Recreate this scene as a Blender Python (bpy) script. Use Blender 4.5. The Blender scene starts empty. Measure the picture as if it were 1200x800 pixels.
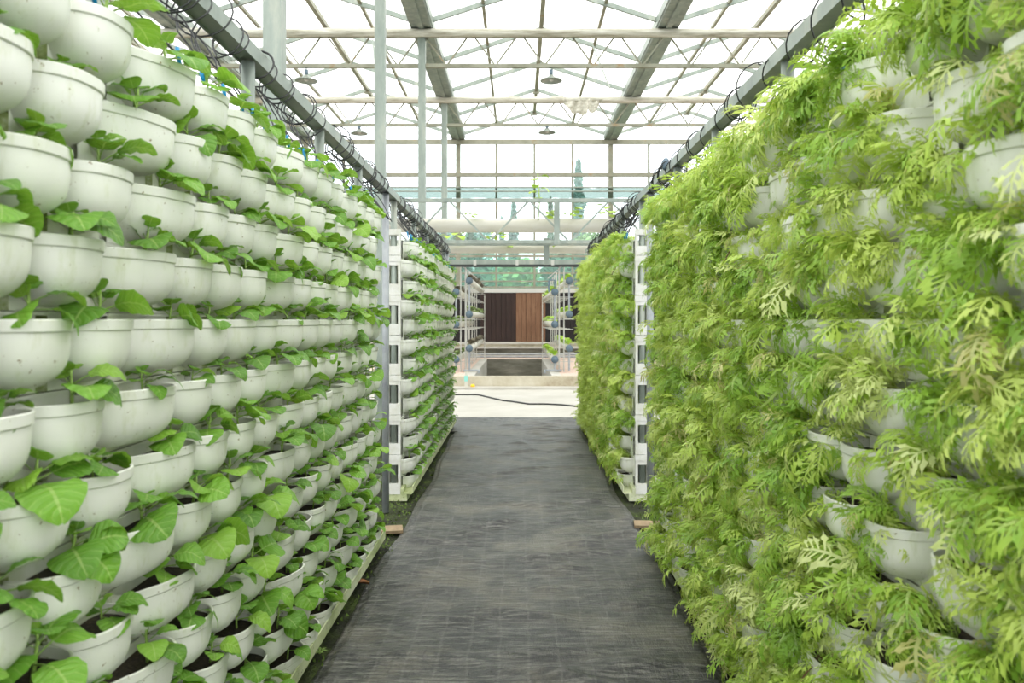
import bpy, math, random
from mathutils import Vector, Matrix, noise
PI = math.pi
S = bpy.context.scene
COL = S.collection
D = bpy.data
random.seed(7)
EYE = 1.36

# ---------------------------------------------------------------- camera, world, exposure
cd = D.cameras.new('camera'); cam = D.objects.new('camera', cd); COL.objects.link(cam)
cam.location = (0, 0, EYE); cam.rotation_euler = (PI/2, 0, 0)
cd.sensor_width = 36; cd.lens = 27; cd.shift_x = -7/1200; cd.shift_y = -25/1200
cd.clip_start = .05; cd.clip_end = 300
cd.dof.use_dof = True; cd.dof.focus_distance = 4.2; cd.dof.aperture_fstop = 5.0
S.camera = cam
w = D.worlds.new('sky'); S.world = w; w.use_nodes = True
bg = w.node_tree.nodes['Background']; bg.inputs[0].default_value = (.96, .985, 1, 1); bg.inputs[1].default_value = 2.6
sd = D.lights.new('sun', 'SUN'); sd.energy = 2.3; sd.angle = math.radians(40); sd.color = (1, .98, .93)
so = D.objects.new('sun', sd); COL.objects.link(so); so.rotation_euler = (math.radians(12), math.radians(6), 0)
vs = S.view_settings; vs.view_transform = 'Standard'; vs.look = 'None'; vs.exposure = 0.0; vs.gamma = 1; vs.use_curve_mapping = False
S.cycles.max_bounces = 10; S.cycles.diffuse_bounces = 5; S.cycles.transparent_max_bounces = 12
S.cycles.transmission_bounces = 6

# ---------------------------------------------------------------- helpers
class MB:
    def __init__(s): s.v = []; s.f = []; s.mi = []; s.uv = []; s.cur = 0
    def add(s, vs, fs, uvs=None):
        n = len(s.v); s.v += [tuple(p) for p in vs]
        for f in fs: s.f.append(tuple(i+n for i in f)); s.mi.append(s.cur)
        s.uv += uvs if uvs else [(0, 0)]*len(vs)
        return s
    def box(s, x0, x1, y0, y1, z0, z1):
        v = [(x0,y0,z0),(x1,y0,z0),(x1,y1,z0),(x0,y1,z0),(x0,y0,z1),(x1,y0,z1),(x1,y1,z1),(x0,y1,z1)]
        return s.add(v, [(0,3,2,1),(4,5,6,7),(0,1,5,4),(1,2,6,5),(2,3,7,6),(3,0,4,7)])
    def beam(s, a, b, wd, ht=None, n=4, up=(0,0,1)):
        """bar between a and b; n=4 rectangular, else round"""
        a = Vector(a); b = Vector(b); d = (b-a).normalized()
        u = Vector(up)
        if abs(d.dot(u)) > .98: u = Vector((1,0,0)) if abs(d.x) < .9 else Vector((0,1,0))
        sx = d.cross(u).normalized(); sz = sx.cross(d).normalized(); ht = ht or wd
        ring = [(-.5,-.5),(.5,-.5),(.5,.5),(-.5,.5)] if n == 4 else [(.5*math.cos(2*PI*i/n), .5*math.sin(2*PI*i/n)) for i in range(n)]
        v = [p + sx*(cx*wd) + sz*(cz*ht) for p in (a, b) for cx, cz in ring]
        k = len(ring)
        f = [(i, (i+1) % k, (i+1) % k + k, i+k) for i in range(k)] + [tuple(range(k))[::-1], tuple(range(k, 2*k))]
        return s.add(v, f)
    def tube(s, pts, r, n=6, cap=True):
        pts = [Vector(p) for p in pts]; rr = r if isinstance(r, (list, tuple)) else [r]*len(pts)
        V = []; F = []; prev = None
        for i, p in enumerate(pts):
            t = (pts[min(i+1, len(pts)-1)] - pts[max(i-1, 0)]).normalized()
            if prev is None:
                u = Vector((0,0,1)) if abs(t.z) < .9 else Vector((1,0,0))
                sx = t.cross(u).normalized()
            else:
                sx = (prev - t*prev.dot(t)).normalized()
            prev = sx; sy = t.cross(sx)
            for k in range(n):
                a = 2*PI*k/n; V.append(p + (sx*math.cos(a) + sy*math.sin(a))*rr[i])
        for i in range(len(pts)-1):
            for k in range(n): F.append((i*n+k, i*n+(k+1) % n, (i+1)*n+(k+1) % n, (i+1)*n+k))
        if cap: F += [tuple(range(n))[::-1], tuple(range((len(pts)-1)*n, len(pts)*n))]
        return s.add(V, F)
    def mesh(s, name, mats, smooth=False):
        m = D.meshes.new(name); m.from_pydata(s.v, [], s.f); 
        if not isinstance(mats, (list, tuple)): mats = [mats]
        for t in mats: m.materials.append(t)
        if len(mats) > 1: m.polygons.foreach_set('material_index', s.mi)
        if any(q != (0, 0) for q in s.uv):
            l = m.uv_layers.new(name='UVMap'); vi = [0]*len(m.loops); m.loops.foreach_get('vertex_index', vi)
            fl = []
            for i in vi: fl += s.uv[i]
            l.data.foreach_set('uv', fl)
        if smooth: m.polygons.foreach_set('use_smooth', [True]*len(m.polygons))
        m.update(); return m
    def obj(s, name, mats, parent=None, loc=None, smooth=False):
        return ob(name, s.mesh(name, mats, smooth), parent, loc)

def ob(name, data, parent=None, loc=None, rot=None, sc=None):
    o = D.objects.new(name, data); COL.objects.link(o)
    if parent is not None: o.parent = parent
    if loc is not None: o.location = loc
    if rot is not None: o.rotation_euler = rot
    if sc is not None: o.scale = (sc,)*3 if isinstance(sc, (int, float)) else sc
    return o
LABELS = {}
def tag(o, label, cat, group=None, kind=None):
    o['label'] = label; o['category'] = cat
    if group: o['group'] = group
    if kind: o['kind'] = kind
    LABELS.setdefault(label, []).append(o.name)
    return o
def thing(name, label, cat, loc=(0,0,0), rotz=0, group=None):
    o = ob(name, None, None, loc, (0,0,rotz)); o.empty_display_size = .05
    return tag(o, label, cat, group)
def struct(o): o['kind'] = 'structure'; return o
def sempty(name, loc=(0,0,0)): return struct(ob(name, None, None, loc))
ORD = ['first','second','third','fourth','fifth','sixth','seventh','eighth','ninth','tenth','eleventh','twelfth','thirteenth','fourteenth','fifteenth','sixteenth','seventeenth','eighteenth','nineteenth','twentieth'] + ['twenty-'+x for x in ('first','second','third','fourth','fifth','sixth','seventh','eighth','ninth')] + ['thirtieth'] + ['thirty-'+x for x in ('first','second','third','fourth','fifth','sixth','seventh','eighth','ninth')] + ['fortieth'] + ['forty-'+x for x in ('first','second','third','fourth','fifth','sixth','seventh','eighth','ninth')]
def fbm(p, o=4): return noise.fractal(Vector(p), 1.0, 2.0, o)

# ---------------------------------------------------------------- materials
def mat(name, col, rough=.5, metal=0, spec=.5):
    m = D.materials.new(name); m.use_nodes = True; b = m.node_tree.nodes['Principled BSDF']
    b.inputs['Base Color'].default_value = (*col, 1); b.inputs['Roughness'].default_value = rough; b.inputs['Metallic'].default_value = metal
    b.inputs['Specular IOR Level'].default_value = spec
    return m
def N(m, t, **kw):
    n = m.node_tree.nodes.new(t)
    for k, v in kw.items():
        if k in n.inputs.keys() if hasattr(n.inputs, 'keys') else False: n.inputs[k].default_value = v
        else: setattr(n, k, v)
    return n
def L(m, a, b): m.node_tree.links.new(a, b)
def coord(m, kind='Object'):
    return N(m, 'ShaderNodeTexCoord').outputs[kind]
def noise_tex(m, vec, scale, detail=4, rough=.55, stretch=None):
    if stretch:
        mp = N(m, 'ShaderNodeMapping'); mp.inputs['Scale'].default_value = stretch; L(m, vec, mp.inputs[0]); vec = mp.outputs[0]
    n = N(m, 'ShaderNodeTexNoise'); n.inputs['Scale'].default_value = scale; n.inputs['Detail'].default_value = detail; n.inputs['Roughness'].default_value = rough
    L(m, vec, n.inputs['Vector']); return n.outputs['Fac']
def ramp(m, fac, stops):
    r = N(m, 'ShaderNodeValToRGB'); e = r.color_ramp.elements
    while len(e) > 1: e.remove(e[-1])
    e[0].position = stops[0][0]; e[0].color = (*stops[0][1], 1)
    for p, c in stops[1:]: q = e.new(p); q.color = (*c, 1)
    L(m, fac, r.inputs[0]); return r.outputs[0]
def mix(m, fac, a, b, mode='MIX'):
    n = N(m, 'ShaderNodeMix'); n.data_type = 'RGBA'; n.blend_type = mode
    for s_, i in ((fac, 0), (a, 6), (b, 7)):
        if isinstance(s_, (int, float)): n.inputs[i].default_value = s_
        elif isinstance(s_, tuple): n.inputs[i].default_value = (*s_, 1)
        else: L(m, s_, n.inputs[i])
    return n.outputs[2]
def math_(m, op, a, b=None, c=None):
    n = N(m, 'ShaderNodeMath'); n.operation = op
    for i, s_ in enumerate((a, b, c)):
        if s_ is None: continue
        if isinstance(s_, (int, float)): n.inputs[i].default_value = s_
        else: L(m, s_, n.inputs[i])
    return n.outputs[0]
def bump(m, h, strength=.3, dist=.01):
    n = N(m, 'ShaderNodeBump'); n.inputs['Strength'].default_value = strength; n.inputs['Distance'].default_value = dist
    L(m, h, n.inputs['Height']); L(m, n.outputs[0], m.node_tree.nodes['Principled BSDF'].inputs['Normal'])
def base(m, c): L(m, c, m.node_tree.nodes['Principled BSDF'].inputs['Base Color'])
def rough_in(m, c): L(m, c, m.node_tree.nodes['Principled BSDF'].inputs['Roughness'])

# white plastic of the pots: grime specks, greenish algae film near the rim line
M_pot = mat('pot_plastic', (.8,.81,.73), .42)
c = coord(M_pot); oi = N(M_pot, 'ShaderNodeObjectInfo').outputs['Random']
av = N(M_pot, 'ShaderNodeVectorMath'); av.operation = 'ADD'; L(M_pot, c, av.inputs[0])
cx = N(M_pot, 'ShaderNodeCombineXYZ'); L(M_pot, math_(M_pot, 'MULTIPLY', oi, 37.), cx.inputs[0]); L(M_pot, cx.outputs[0], av.inputs[1]); cv = av.outputs[0]
n1 = noise_tex(M_pot, cv, 9, 4); n2 = noise_tex(M_pot, cv, 70, 3, .7); n3 = noise_tex(M_pot, cv, 30, 4, .65, (1, 1, .35))
k1 = ramp(M_pot, n1, [(.35, (.78,.80,.70)), (.65, (.84,.84,.78))])
k2 = mix(M_pot, ramp(M_pot, n2, [(.665, (0,0,0)), (.72, (1,1,1))]), k1, (.30,.25,.13))
k3 = mix(M_pot, math_(M_pot, 'MULTIPLY', ramp(M_pot, n3, [(.56, (0,0,0)), (.75, (1,1,1))]), .45), k2, (.52,.56,.30))
base(M_pot, k3)
# panel: same plastic, mossier
M_panel = mat('panel_plastic', (.8,.8,.74), .5)
c = coord(M_panel); n1 = noise_tex(M_panel, c, 6, 5, .6, (1, 1, .5)); n2 = noise_tex(M_panel, c, 45, 4, .7)
k1 = mix(M_panel, math_(M_panel, 'MULTIPLY', ramp(M_panel, n1, [(.45, (0,0,0)), (.7, (1,1,1))]), .6), (.80,.81,.74), (.42,.48,.22))
base(M_panel, mix(M_panel, ramp(M_panel, n2, [(.66, (0,0,0)), (.75, (1,1,1))]), k1, (.2,.19,.08)))
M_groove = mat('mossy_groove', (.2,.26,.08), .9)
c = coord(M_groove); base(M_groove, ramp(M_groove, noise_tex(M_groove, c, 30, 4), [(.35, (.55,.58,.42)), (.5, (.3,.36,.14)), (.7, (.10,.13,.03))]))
M_soil = mat('potting_soil', (.03,.02,.012), .95)
c = coord(M_soil); n1 = noise_tex(M_soil, c, 120, 4, .7); base(M_soil, ramp(M_soil, n1, [(.35, (.006,.005,.004)), (.6, (.04,.026,.014)), (.75, (.12,.09,.05))])); bump(M_soil, n1, .8, .004)
M_base = mat('mossy_tray', (.6,.62,.42), .7)
c = coord(M_base); n1 = noise_tex(M_base, c, 5, 5, .65, (1, .4, 1)); n2 = noise_tex(M_base, c, 60, 4, .7)
k1 = ramp(M_base, n1, [(.3, (.72,.74,.58)), (.5, (.55,.60,.34)), (.68, (.25,.32,.10))])
base(M_base, mix(M_base, ramp(M_base, n2, [(.6, (0,0,0)), (.72, (1,1,1))]), k1, (.12,.12,.05)))
M_endbox = mat('end_box_plastic', (.84,.84,.80), .45)
c = coord(M_endbox); base(M_endbox, ramp(M_endbox, noise_tex(M_endbox, c, 14, 5, .7), [(.4, (.74,.74,.70)), (.72, (.60,.60,.50))]))

def leaf_mat(name, stops, yellow, trans, rough=.38, veins=True):
    m = mat(name, (.2,.4,.05), rough, 0, .45)
    b = m.node_tree.nodes['Principled BSDF']; out = m.node_tree.nodes['Material Output']
    oi = N(m, 'ShaderNodeObjectInfo').outputs['Random']
    k = ramp(m, oi, stops)
    uv = N(m, 'ShaderNodeUVMap').outputs[0]; sp = N(m, 'ShaderNodeSeparateXYZ'); L(m, uv, sp.inputs[0])
    c = coord(m); n1 = noise_tex(m, c, 40, 3)
    k = mix(m, math_(m, 'MULTIPLY', n1, .35), k, yellow)
    if veins:
        u, v = sp.outputs[0], sp.outputs[1]
        av = math_(m, 'ABSOLUTE', v)
        mid = math_(m, 'LESS_THAN', av, .055)
        fr = math_(m, 'FRACT', math_(m, 'SUBTRACT', math_(m, 'MULTIPLY', u, 7.), math_(m, 'MULTIPLY', av, 1.6)))
        tri = math_(m, 'ABSOLUTE', math_(m, 'SUBTRACT', fr, .5))
        side = math_(m, 'LESS_THAN', tri, .07)
        vv = math_(m, 'MAXIMUM', mid, math_(m, 'MULTIPLY', side, .5))
        blade = math_(m, 'GREATER_THAN', u, .001)
        pet = math_(m, 'SUBTRACT', 1., blade)
        vv = math_(m, 'MAXIMUM', math_(m, 'MULTIPLY', vv, blade), pet)
        k = mix(m, math_(m, 'MULTIPLY', vv, .55), k, (.52,.68,.22))
        bp = N(m, 'ShaderNodeBump'); bp.inputs['Strength'].default_value = .9; bp.inputs['Distance'].default_value = .003
        L(m, math_(m, 'ADD', tri, math_(m, 'MULTIPLY', n1, .5)), bp.inputs['Height']); L(m, bp.outputs[0], b.inputs['Normal'])
    else:
        k = mix(m, math_(m, 'MULTIPLY', math_(m, 'LESS_THAN', sp.outputs[0], .5), .45), k, (.60,.68,.30))
    base(m, k)
    tr = N(m, 'ShaderNodeBsdfTranslucent'); L(m, mix(m, .55, k, yellow), tr.inputs[0])
    ms = N(m, 'ShaderNodeMixShader'); ms.inputs[0].default_value = trans
    L(m, b.outputs[0], ms.inputs[1]); L(m, tr.outputs[0], ms.inputs[2]); L(m, ms.outputs[0], out.inputs[0])
    return m
M_leaf = leaf_mat('seedling_leaf', [(0, (.055,.20,.022)), (.45, (.11,.32,.032)), (.8, (.18,.43,.045)), (1, (.30,.55,.06))], (.34,.56,.045), .34)
M_stem = mat('seedling_stem', (.30,.46,.10), .45)
M_miz = leaf_mat('feathery_leaf', [(0, (.14,.36,.03)), (.25, (.26,.50,.05)), (.5, (.42,.62,.09)), (.8, (.56,.70,.16)), (1, (.78,.84,.44))], (.66,.74,.14), .34, .40, False)
M_miz2 = leaf_mat('dry_leaf', [(0, (.62,.62,.22)), (1, (.74,.70,.40))], (.75,.70,.25), .4, .5, False)
M_twig = mat('brown_stalk', (.16,.085,.04), .8)

M_steel = mat('galvanised_steel', (.55,.58,.56), .45, .35)
c = coord(M_steel); n1 = noise_tex(M_steel, c, 5, 5, .65, (1, 1, .3)); base(M_steel, ramp(M_steel, n1, [(.3, (.20,.24,.21)), (.55, (.29,.33,.29)), (.75, (.42,.43,.36))]))
M_post = mat('dull_grey_pipe', (.30,.32,.34), .5, .3)
c = coord(M_post); base(M_post, ramp(M_post, noise_tex(M_post, c, 9, 4), [(.3, (.25,.27,.29)), (.7, (.40,.42,.43))]))
M_truss = mat('painted_truss', (.6,.6,.52), .6, .1)
c = coord(M_truss); base(M_truss, ramp(M_truss, noise_tex(M_truss, c, 3, 5), [(.3, (.20,.20,.14)), (.6, (.30,.30,.23)), (.72, (.28,.19,.09))]))
M_black = mat('black_rubber', (.018,.02,.02), .45)
M_blue = mat('blue_plastic', (.0,.23,.48), .35)
M_white = mat('white_pvc', (.82,.81,.75), .4)
c = coord(M_white); base(M_white, ramp(M_white, noise_tex(M_white, c, 5, 5, .7, (.3, 1, 1)), [(.3, (.62,.60,.54)), (.62, (.56,.54,.45)), (.8, (.42,.40,.28))]))
M_cap = mat('slate_cap', (.10,.15,.19), .5)
M_cloth = mat('curtain_fabric', (.72,.70,.62), .9)
c = coord(M_cloth); base(M_cloth, ramp(M_cloth, noise_tex(M_cloth, c, 6, 6, .7, (.25, 3, 3)), [(.3, (.26,.24,.17)), (.5, (.50,.48,.40)), (.7, (.70,.69,.62))]))
M_conc = mat('pale_concrete', (.66,.62,.54), .75)
c = coord(M_conc); n1 = noise_tex(M_conc, c, .9, 7, .65); base(M_conc, ramp(M_conc, n1, [(.3, (.40,.38,.33)), (.5, (.47,.45,.40)), (.72, (.54,.52,.48))])); bump(M_conc, n1, .1, .02)
M_kerb = mat('stained_concrete', (.5,.45,.34), .8)
c = coord(M_kerb); n1 = noise_tex(M_kerb, c, 1.6, 7, .7); base(M_kerb, ramp(M_kerb, n1, [(.3, (.30,.24,.16)), (.45, (.46,.41,.30)), (.7, (.60,.56,.46))]))
M_pit = mat('dark_concrete', (.16,.15,.11), .7)  # uneven dark grey, shared by pit walls and the recess between ledges
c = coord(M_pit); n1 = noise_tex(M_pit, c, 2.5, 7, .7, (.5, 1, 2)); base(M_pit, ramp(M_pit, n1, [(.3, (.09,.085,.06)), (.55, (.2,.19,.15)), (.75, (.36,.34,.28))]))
M_brick = mat('red_brick_floor', (.55,.33,.25), .8)
c = coord(M_brick); bt = N(M_brick, 'ShaderNodeTexBrick'); L(M_brick, c, bt.inputs[0]); bt.inputs['Scale'].default_value = 4
bt.inputs['Color1'].default_value = (.52,.30,.23,1); bt.inputs['Color2'].default_value = (.62,.42,.34,1); bt.inputs['Mortar'].default_value = (.6,.52,.44,1); bt.inputs['Mortar Size'].default_value = .03
base(M_brick, mix(M_brick, math_(M_brick, 'MULTIPLY', noise_tex(M_brick, c, 2, 5), .6), bt.outputs[0], (.66,.55,.46)))
def wood(name, lo, hi):
    m = mat(name, lo, .75); c = coord(m); n1 = noise_tex(m, c, 8, 6, .65, (3, 1, .25))
    n2 = noise_tex(m, c, 1.2, 3); base(m, mix(m, n2, ramp(m, n1, [(.3, lo), (.7, hi)]), lo)); return m
M_wood = wood('dark_red_wood', (.014,.006,.004), (.055,.022,.014)); M_wood2 = wood('bleached_brown_wood', (.13,.06,.028), (.32,.18,.10)); M_wood3 = wood('blackened_wood', (.004,.003,.003), (.016,.009,.008))
M_board = wood('damp_board', (.20,.14,.08), (.46,.34,.20))
M_moss = mat('mossy_soil', (.05,.07,.015), .95)
c = coord(M_moss); n1 = noise_tex(M_moss, c, 3, 8, .75); n2 = noise_tex(M_moss, c, 60, 4, .7)
k = ramp(M_moss, n1, [(.35, (.012,.011,.008)), (.5, (.022,.027,.008)), (.62, (.055,.085,.01))])
base(M_moss, mix(M_moss, math_(M_moss, 'MULTIPLY', ramp(M_moss, n2, [(.5, (0,0,0)), (.7, (1,1,1))]), .4), k, (.08,.11,.02))); bump(M_moss, n2, 1., .02)
M_tuft = mat('moss_tuft', (.09,.15,.018), .8)
# woven black ground fabric: weave lines along and across, dusty patches
M_mat = mat('woven_weed_fabric', (.06,.06,.06), .42, 0, .6)
c = coord(M_mat); sp = N(M_mat, 'ShaderNodeSeparateXYZ'); L(M_mat, c, sp.inputs[0]); X, Y = sp.outputs[0], sp.outputs[1]
wob = noise_tex(M_mat, c, 6, 3)
def lines(m, co, freq, width, w=.0):
    t = math_(m, 'FRACT', math_(m, 'ADD', math_(m, 'MULTIPLY', co, freq), math_(m, 'MULTIPLY', wob, w)))
    return math_(m, 'LESS_THAN', math_(m, 'ABSOLUTE', math_(m, 'SUBTRACT', t, .5)), width)
pale = noise_tex(M_mat, c, 1.7, 7, .7); fine = noise_tex(M_mat, c, 55, 4, .75, (1.6, .35, 1)); fineX = noise_tex(M_mat, c, 34, 5, .8, (.22, 1.6, 1))
k = ramp(M_mat, pale, [(.38, (.007,.008,.008)), (.5, (.028,.029,.027)), (.60, (.12,.11,.085))])
k = mix(M_mat, math_(M_mat, 'MULTIPLY', ramp(M_mat, fineX, [(.47, (0,0,0)), (.60, (1,1,1))]), .75), k, (.20,.195,.175))
k = mix(M_mat, math_(M_mat, 'MULTIPLY', ramp(M_mat, fine, [(.5, (0,0,0)), (.7, (1,1,1))]), .45), k, (.012,.014,.014))
k = mix(M_mat, math_(M_mat, 'MULTIPLY', lines(M_mat, X, 8.3, .04, .28), math_(M_mat, 'MULTIPLY', fine, .45)), k, (.24,.235,.215))
k = mix(M_mat, math_(M_mat, 'MULTIPLY', lines(M_mat, Y, 36, .2, 1.5), .4), k, (.012,.013,.013))
base(M_mat, k); rough_in(M_mat, math_(M_mat, 'ADD', .14, math_(M_mat, 'MULTIPLY', pale, .42)))
crk = noise_tex(M_mat, c, 5, 6, .7, (.5, 2.2, 1))
bump(M_mat, math_(M_mat, 'ADD', math_(M_mat, 'ADD', math_(M_mat, 'MULTIPLY', fineX, .5), math_(M_mat, 'MULTIPLY', fine, .8)), math_(M_mat, 'MULTIPLY', crk, 5.)), .7, .009)

def glassy(name, col, fac, gloss=.06, rough=.05):
    m = D.materials.new(name); m.use_nodes = True; nt = m.node_tree; nt.nodes.remove(nt.nodes['Principled BSDF']); out = nt.nodes['Material Output']
    t = N(m, 'ShaderNodeBsdfTransparent'); t.inputs[0].default_value = (*col, 1)
    d = N(m, 'ShaderNodeBsdfTranslucent'); d.inputs[0].default_value = (*col, 1)
    g = N(m, 'ShaderNodeBsdfGlossy'); g.inputs['Roughness'].default_value = rough
    m1 = N(m, 'ShaderNodeMixShader'); m1.inputs[0].default_value = fac; L(m, t.outputs[0], m1.inputs[1]); L(m, d.outputs[0], m1.inputs[2])
    m2 = N(m, 'ShaderNodeMixShader'); m2.inputs[0].default_value = gloss; L(m, m1.outputs[0], m2.inputs[1]); L(m, g.outputs[0], m2.inputs[2])
    L(m, m2.outputs[0], out.inputs[0]); return m
M_film = glassy('roof_film', (.99,.985,.95), .55, .02, .4)
M_pane = glassy('clear_pane', (.97,.99,1.), .08, .03)
M_tint = glassy('hazy_green_pane', (.80,.95,.92), .10, .03, .2)
M_net = glassy('green_shade_net', (.29,.37,.34), .05, .0)
M_tree = mat('far_foliage', (.10,.24,.13), .8); M_tree2 = mat('far_foliage_light', (.26,.46,.16), .8); M_tree3 = mat('blue_green_foliage', (.22,.42,.36), .8)  # outdoor trees: distance haze is put into these lightened colours
M_grass = mat('outdoor_grass', (.12,.2,.06), .95)
M_yellow = mat('yellow_plastic', (.9,.55,.02), .5); M_teal = mat('teal_label', (.25,.62,.55), .5); M_lampw = mat('white_enamel', (.50,.50,.46), .35)

# ---------------------------------------------------------------- floor and setting
o = MB().box(-30, 30, -6, 15.9, -.3, -.02).box(-30, -1.08, 15.9, 25.4, -.3, -.02).box(.88, 30, 15.9, 25.4, -.3, -.02).box(-1.08, .88, 22.0, 25.4, -.3, -.02).obj('floor', M_moss); struct(o)
o = MB().box(-30, 30, 10.5, 15.4, -.0198, 0).obj('floor_concrete_walk', M_conc); struct(o)
# mossy soil strips in relief either side of the mat
def strip(x0, x1, y0, y1):
    b = MB(); nx = 18; ny = 260; V = []; F = []
    for j in range(ny+1):
        for i in range(nx+1):
            x = x0 + (x1-x0)*i/nx; y = y0 + (y1-y0)*j/ny
            V.append((x, y, -.012 + .018*(fbm((x*6, y*6, 1)) + .6*fbm((x*22, y*22, 3)))))
    for j in range(ny):
        for i in range(nx):
            a = j*(nx+1)+i; F.append((a, a+1, a+nx+2, a+nx+1))
    return b.add(V, F)
for k, (a, b_) in enumerate(((-1.25, -.68), (.72, 1.25))):
    o = strip(a, b_, -.5, 10.5).obj('moss_ground', M_moss, smooth=True)
    tag(o, ('strip of dark mossy soil along the foot of the %s rack' % ('left','right')[k]), 'soil', kind='stuff')
    b = MB(); rnd = random.Random(5+k)
    for _ in range(5200):
        y = .8 + 9.4*rnd.random()**1.6; x = rnd.uniform(a+.15, b_-.05) if k == 0 else rnd.uniform(a+.05, b_-.15)
        if fbm((x*4, y*2.2, 9+k)) < -.05: continue
        z = -.012 + .018*(fbm((x*6, y*6, 1)) + .6*fbm((x*22, y*22, 3)))
        h = rnd.uniform(.006, .018); t = rnd.uniform(0, 6.28); q = rnd.uniform(.004, .011)
        dx, dy = q*math.cos(t), q*math.sin(t)
        b.add([(x-dx,y-dy,z),(x+dx,y+dy,z),(x+dy*1.2,y-dx*1.2,z+h)], [(0,1,2)])
    o = b.obj('moss_tufts', M_tuft); tag(o, ('short green moss tufts sprouting beside the %s rack base' % ('left','right')[k]), 'moss', kind='stuff')

def mat_edge(y):
    l = -.755 + .02*math.sin(y*1.3) + .012*math.sin(y*4.1); r = .79 + .015*math.sin(y*1.7+1) + .01*math.sin(y*5)
    if y > 9.3: l -= .26*min(1, (y-9.3)/.12); r += .10*min(1, (y-9.3)/.5)
    return l, r
b = MB(); nx, ny = 110, 640; V = []; F = []
rw = random.Random(3); wr = []
for _ in range(90):
    wr.append((rw.uniform(-.7,.75), rw.uniform(1.5,10.3), rw.uniform(-.35,.35), rw.uniform(.08,.38), rw.uniform(.02,.055), rw.uniform(.010,.026)))
for j in range(ny+1):
    y = -.4 + 11.05*j/ny
    l, r = mat_edge(y)
    if j >= ny-1: pass
    for i in range(nx+1):
        t = i/nx; x = l + (r-l)*t
        z = .012 + .008*fbm((x*1.5, y*2.6, 4), 5) + .012*(.5-abs(fbm((x*1.6+.6*y, y*6.5, 2), 4)))*(.4+abs(fbm((x, y, 8), 2))*1.6)
        for (wx, wy, wa, wl, ww, wh) in wr:
            if abs(y-wy) < .32 and abs(x-wx) < wl:
                dd = (y-wy) - wa*(x-wx); z += wh*math.exp(-(dd/ww)**2)*(1-((x-wx)/wl)**2)
        e = min(t, 1-t); z = z if e > .02 else z*.6 - .004 
        if j == 0 or j == ny: z = .001
        V.append((x, y + (.03*fbm((x*3, 1, 1)) if j > ny-3 else 0), max(z, .0015)))
for j in range(ny):
    for i in range(nx):
        a = j*(nx+1)+i; F.append((a, a+1, a+nx+2, a+nx+1))
o = b.add(V, F).obj('ground_fabric', M_mat, smooth=True)
tag(o, 'wrinkled black woven weed-control fabric laid along the aisle', 'mat')
sol = o.modifiers.new('thick', 'SOLIDIFY'); sol.thickness = .0015; sol.offset = 1

# boards and dead leaf in the moss by the gaps
b = MB(); b.box(-.135, .135, -.07, .065, 0, .018)
for nm, x, y, rz, lb in (('wooden_board', -.875, 4.92, .18, 'pale damp scrap board lying in the moss by the left gap'), ('wooden_board', .90, 5.05, -.1, 'pale reddish scrap board in the moss by the right gap')):
    o = ob(nm, b.mesh('wooden_board', M_board), None, (x, y, .008), (0, 0, rz)); tag(o, lb, 'board')
V = []; F = []
for i in range(7):
    u = i/6; wd = .02*math.sin(PI*min(1, u*.95+.03))
    for s_ in (-1, 0, 1): V.append((u*.075-.037, s_*wd, .01 + .012*abs(s_) + .01*math.sin(u*3)))
for i in range(6):
    for s_ in range(2): a = i*3+s_; F.append((a, a+1, a+4, a+3))
M_dead = mat('dead_leaf', (.30,.13,.05), .8)
o = ob('fallen_leaf', MB().add(V, F).mesh('fallen_leaf', M_dead, True), None, (-.80, 3.88, .005), (0, 0, .2), 1.3); tag(o, 'brown fallen leaf on the moss beside the left mat edge', 'leaf')
b = MB()
for k in range(7):
    t = k*2*PI/7
    b.add([(0,0,.012),(.018*math.cos(t-.35),.018*math.sin(t-.35),.03),(.034*math.cos(t),.034*math.sin(t),.028),(.018*math.cos(t+.35),.018*math.sin(t+.35),.03)], [(0,1,2,3)])
o = ob('weed_sprout', b.mesh('weed_sprout', M_leaf), None, (-.80, 3.1, 0)); tag(o, 'tiny green weed sprouting from the moss near the mat', 'weed')

# ---------------------------------------------------------------- raised brick platform, kerb, pit
PZ = EYE-1.12; PY = 15.3
pl = sempty('floor_platform')
PX0, PX1, PN, PF = -.88, .68, 15.95, 21.9
b = MB(); b.box(-30, PX0-.2, PY+.12, 24, 0, PZ).box(PX1+.2, 30, PY+.12, 24, 0, PZ).box(PX0-.2, PX1+.2, PF+.1, 24, 0, PZ)
b.obj('brick_paving', M_brick, pl)
b = MB(); b.box(-30, 30, PY, PY+.12, 0, PZ+.004).obj('front_wall', M_kerb, pl)
b = MB(); b.box(-30, 30, PY-.28, PY-.002, 0, .045).obj('step', M_conc, pl)
b = MB(); b.box(PX0-.2, PX0, PY+.121, PF+.1, -.75, PZ+.006).box(PX1, PX1+.2, PY+.121, PF+.1, -.75, PZ+.006); b.obj('pit_kerb', M_conc, pl)
b = MB(); b.box(PX0, PX1, PF, PF+.1, -.75, PZ+.006).box(PX0, PX1, PN, PF, -.75, -.70); b.obj('pit_wall', M_pit, pl)
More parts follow.
